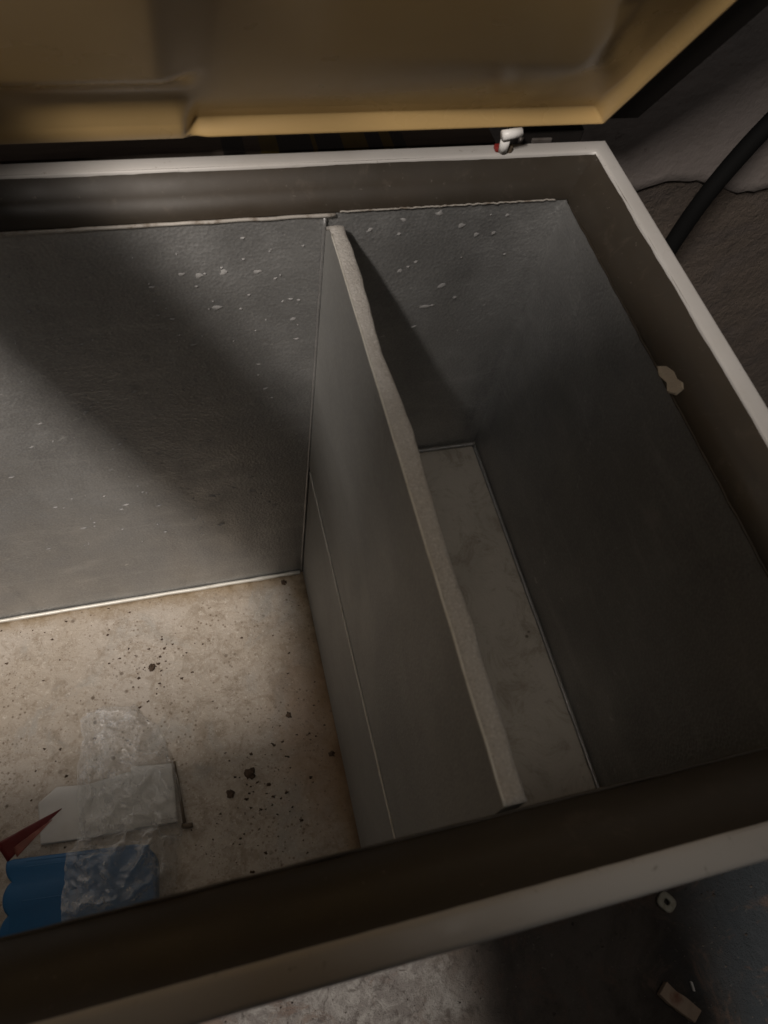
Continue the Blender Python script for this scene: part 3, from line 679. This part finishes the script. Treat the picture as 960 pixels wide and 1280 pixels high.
# body under the clothes: torso, arms, legs and hands' wrists as one surface
V = [PEL, WAI, CHE, NEK, SHL, ELL, WRL, SHR, ELR, WRR, (-.50, -1.0, -.02), (-.53, -.965, -.40), (-.54, -1.03, -.77), (-.30, -1.0, -.02), (-.285, -.975, -.40), (-.28, -1.05, -.77), HEA]
E_ = chain(0, 1, 2, 3, 16) + [(2, 4), (2, 7), (0, 10), (0, 13)] + chain(4, 5, 6) + chain(7, 8, 9) + chain(10, 11, 12) + chain(13, 14, 15)
rad = [(.095, .08), (.09, .075), (.095, .075), .054, .056, .046, .030, .060, .046, .030, .085, .062, .044, .085, .062, .044, .056]
skin('body', V, E_, rad, MAT_SKIN, pe)
j = skin('jumper', [(-.40, -.965, .085), WAI, CHE, (-.470, -.680, .425), SHL, ELL, (-.768, -.42, .637), SHR, ELR, (-.259, -.638, .385)], chain(0, 1, 2, 3) + [(2, 4), (2, 7)] + chain(4, 5, 6) + chain(7, 8, 9),
         [(.135, .11), (.13, .10), (.135, .10), .078, .074, .064, .050, .090, .062, .046], MAT_JUMP, pe)
skin('trousers', [(-.407, -.925, .13), (-.40, -.98, .05), (-.50, -1.0, -.02), (-.53, -.965, -.40), (-.54, -1.03, -.79), (-.30, -1.0, -.02), (-.285, -.975, -.40), (-.28, -1.05, -.79)],
     chain(0, 1, 2, 3, 4) + chain(1, 5, 6, 7), [(.115, .095), (.12, .10), .098, .076, .062, .098, .076, .062], MAT_DENIM, pe)
# head: an ovoid with brow, nose, chin and ears, looking down at the screen
HC = Vector((-.560, -.612, .572)); fw_ = (Vector((-.365, -.55, .45))-HC).normalized(); up_ = (Vector((-.10, .42, .9)) - fw_*Vector((-.10, .42, .9)).dot(fw_)).normalized(); rt_ = fw_.cross(up_)
hb = bmesh.new(); bmesh.ops.create_icosphere(hb, subdivisions=5, radius=1)
for v in hb.verts:
    a, b, c = v.co
    x, y, z = a*.073, b*.094, c*.112                      # right, forward, up
    if z < 0: x *= 1-.28*(-c)**1.5; y *= 1-.10*(-c)
    f = max(0, b)
    y += f**2*(.022*math.exp(-((a/.16)**2))*math.exp(-(((c+.12)/.17)**2)))          # nose
    y += .006*math.exp(-((c-.18)/.10)**2)*f                                           # brow
    y -= .010*math.exp(-(((abs(a)-.38)/.16)**2))*math.exp(-(((c-.03)/.11)**2))*f      # eye sockets
    y += .006*math.exp(-((a/.30)**2))*math.exp(-(((c+.45)/.07)**2))*f - .004*math.exp(-(((c+.50)/.02)**2))*math.exp(-((a/.28)**2))*f   # lips
    y += .010*math.exp(-((a/.3)**2))*math.exp(-(((c+.80)/.15)**2))*f                  # chin
    x += math.copysign(.014, a)*math.exp(-(((b+.05)/.16)**2))*math.exp(-((c+.05)/.25)**2)*sstep(.80, .98, abs(a)) # ears
    v.co = HC + rt_*x + fw_*y + up_*z
me = bpy.data.meshes.new('head'); hb.to_mesh(me); hb.free(); hd = link_mesh('head', me, MAT_SKIN, pe, True)
hr = bmesh.new(); bmesh.ops.create_icosphere(hr, subdivisions=5, radius=1)
for v in hr.verts:
    a, b, c = v.co; s = 1+.05*nz(a*4, b*4, c*4, 2)
    keep = c > .15+.55*max(0, b) or b < -.25
    k = 1.10*s if keep else .90
    v.co = HC + rt_*(a*.073*k) + fw_*(b*.094*k) + up_*((c*.112 if c > -.55 else -.062)*k)
me = bpy.data.meshes.new('hair'); hr.to_mesh(me); hr.free(); link_mesh('hair', me, MAT_HAIR, pe, True)
ho = bmesh.new(); bmesh.ops.create_icosphere(ho, subdivisions=5, radius=1)  # head covering added, sized to keep the tube's light off the right side
cut = [v for v in ho.verts if v.co.y > .52 and v.co.z < .62 - .0*v.co.x]
bmesh.ops.delete(ho, geom=cut, context='VERTS')
for v in ho.verts:
    a, b, c = v.co; s = 1+.06*nz(a*2, b*2, c*2, 2)+.02*nz(a*6, b*6, c*6, 2)
    v.co = HC + Vector((.048, 0, -.012)) + rt_*(a*.108*s) + fw_*((b*.120-.012)*s) + up_*((c*.132-.006 if c > 0 else c*.165-.006)*s)
me = bpy.data.meshes.new('shade_hood'); ho.to_mesh(me); ho.free(); hoo = link_mesh('shade_hood', me, MAT_JUMP, pe, True)
so = hoo.modifiers.new('thickness', 'SOLIDIFY'); so.thickness = .005
m = NM('eye_white', (.75, .73, .70), .2); MAT_EYE = m.m
for s in (-1, 1):
    e = bmesh.new(); bmesh.ops.create_uvsphere(e, u_segments=16, v_segments=10, radius=.0115); me = bpy.data.meshes.new('eye'); c = HC + rt_*(s*.030) + fw_*.074 + up_*.004
    for v in e.verts: v.co = v.co + c
    e.to_mesh(me); e.free(); link_mesh('eye', me, MAT_EYE, pe, True)
# hands
def hand(wr, dirv, palm_n, curl, thumb_s, name):
    w_, d, nn = Vector(wr), Vector(dirv).normalized(), Vector(palm_n); nn = (nn-d*nn.dot(d)).normalized(); s = d.cross(nn)*thumb_s
    Vh, Eh, Rh = [w_, w_+d*.045, w_+d*.082], [(0, 1), (1, 2)], [(.026, .018), (.036, .014), (.036, .012)]
    for k, (off, ln) in enumerate(((.030, .070), (.010, .080), (-.010, .074), (-.028, .058))):
        b0 = w_+d*.070+s*off; p = b0; prev = 2; dd = d.copy()
        for q, frac in enumerate((.30, .40, .33, .27)):
            if q: dd = (dd*math.cos(curl[q-1]) + nn*math.sin(curl[q-1])).normalized() if q == 1 else (Matrix.Rotation(curl[q-1], 3, d.cross(nn)) @ dd)
            p = p+dd*ln*frac*(1 if q else .6); Vh.append(p); Eh.append((prev, len(Vh)-1)); prev = len(Vh)-1; Rh.append((.0098, .0092) if q < 2 else (.0082, .0078))
    p = w_+d*.020+s*.026; prev = 0
    for st in (s*.016+d*.010, s*.018+d*.026+nn*.010, d*.024+nn*.016, d*.018+nn*.014): p = p+st; Vh.append(p); Eh.append((prev, len(Vh)-1)); prev = len(Vh)-1; Rh.append((.0115, .011) if len(Rh) < 21 else (.0092, .0088))
    return skin(name, Vh, Eh, Rh, MAT_SKIN, pe)
hand(WRL, (-.15, .92, -.28), (0, -.35, -1), (.35, .75, .75), -1, 'hand')
FW = Vector(R[2]); UPV = -Vector(R[1]); RT = Vector(R[0])
hand(WRR, (-.085, .075, .035), tuple(-FW), (.35, .9, .7), 1, 'hand')
for fx, fy in ((-.54, -1.03), (-.28, -1.05)):
    sm = MB(); rg = []
    for yy, wd, ht in ((-.085, .028, .055), (-.06, .040, .085), (0, .042, .095), (.06, .044, .065), (.12, .045, .048), (.165, .036, .036), (.185, .018, .022)):
        rg.append([(fx+math.cos(t)*wd, fy+yy, -.845+max(0, .5+.62*math.sin(t))*ht) for t in [2*math.pi*k/16 for k in range(16)]])
    sm.sweep(rg).build('shoe', MAT_SHOE, pe, True)
# the phone the picture is taken with, just behind the camera's lens
ph = tag(empty('smartphone'), 'dark smartphone held over the freezer in one hand', 'phone')
CP = Vector((-0.36509, -0.54430, 0.43703))
def pp(a, b, c): return CP + RT*a + UPV*b - FW*c
rr = []
for ins, c in ((.002, .006), (0, .0075), (0, .0125), (.002, .014)):
    ring = []
    for (cx, cy, a0) in ((.058-.012, .018-.012, 0), (-.017+.012, .018-.012, 90), (-.017+.012, -.135+.012, 180), (.058-.012, -.135+.012, 270)):
        for k in range(6):
            t = math.radians(a0+k*18); ring.append(pp(cx+(.012-ins)*math.cos(t), cy+(.012-ins)*math.sin(t), c))
    rr.append(ring)
MB().sweep(rr).build('casing', NM('phone_glass', (.015, .015, .017), .15).m, ph, True)
# loose grit on the concrete in front of and beside the freezer
gr = MB()
for i in range(700):
    x, y = (random.uniform(-.75, .75), random.uniform(-1.0, -.57)) if i < 520 else (random.uniform(.08, .8), random.uniform(-.5, .15))
    r = random.choice([.0008, .001, .0014, .0018, .0028]); n0 = len(gr.v); k = 6
    for i2 in range(k):
        a = 2*math.pi*i2/k; rr = r*(.5+.8*random.random()); gr.v.append((x+math.cos(a)*rr, y+math.sin(a)*rr, -.8505))
    gr.v.append((x, y, -.846+r*.9))
    for i2 in range(k): gr.f.append((n0+i2, n0+(i2+1) % k, n0+k))
m = NM('grit', (.16, .14, .12), .9); m.mix(m.ramp(m.noise(9, 2), .4, .6, 0, .9), (.05, .04, .034))
tag(gr.build('loose_grit', m.m), 'loose grit scattered over the dark concrete floor', 'grit', kind='stuff')
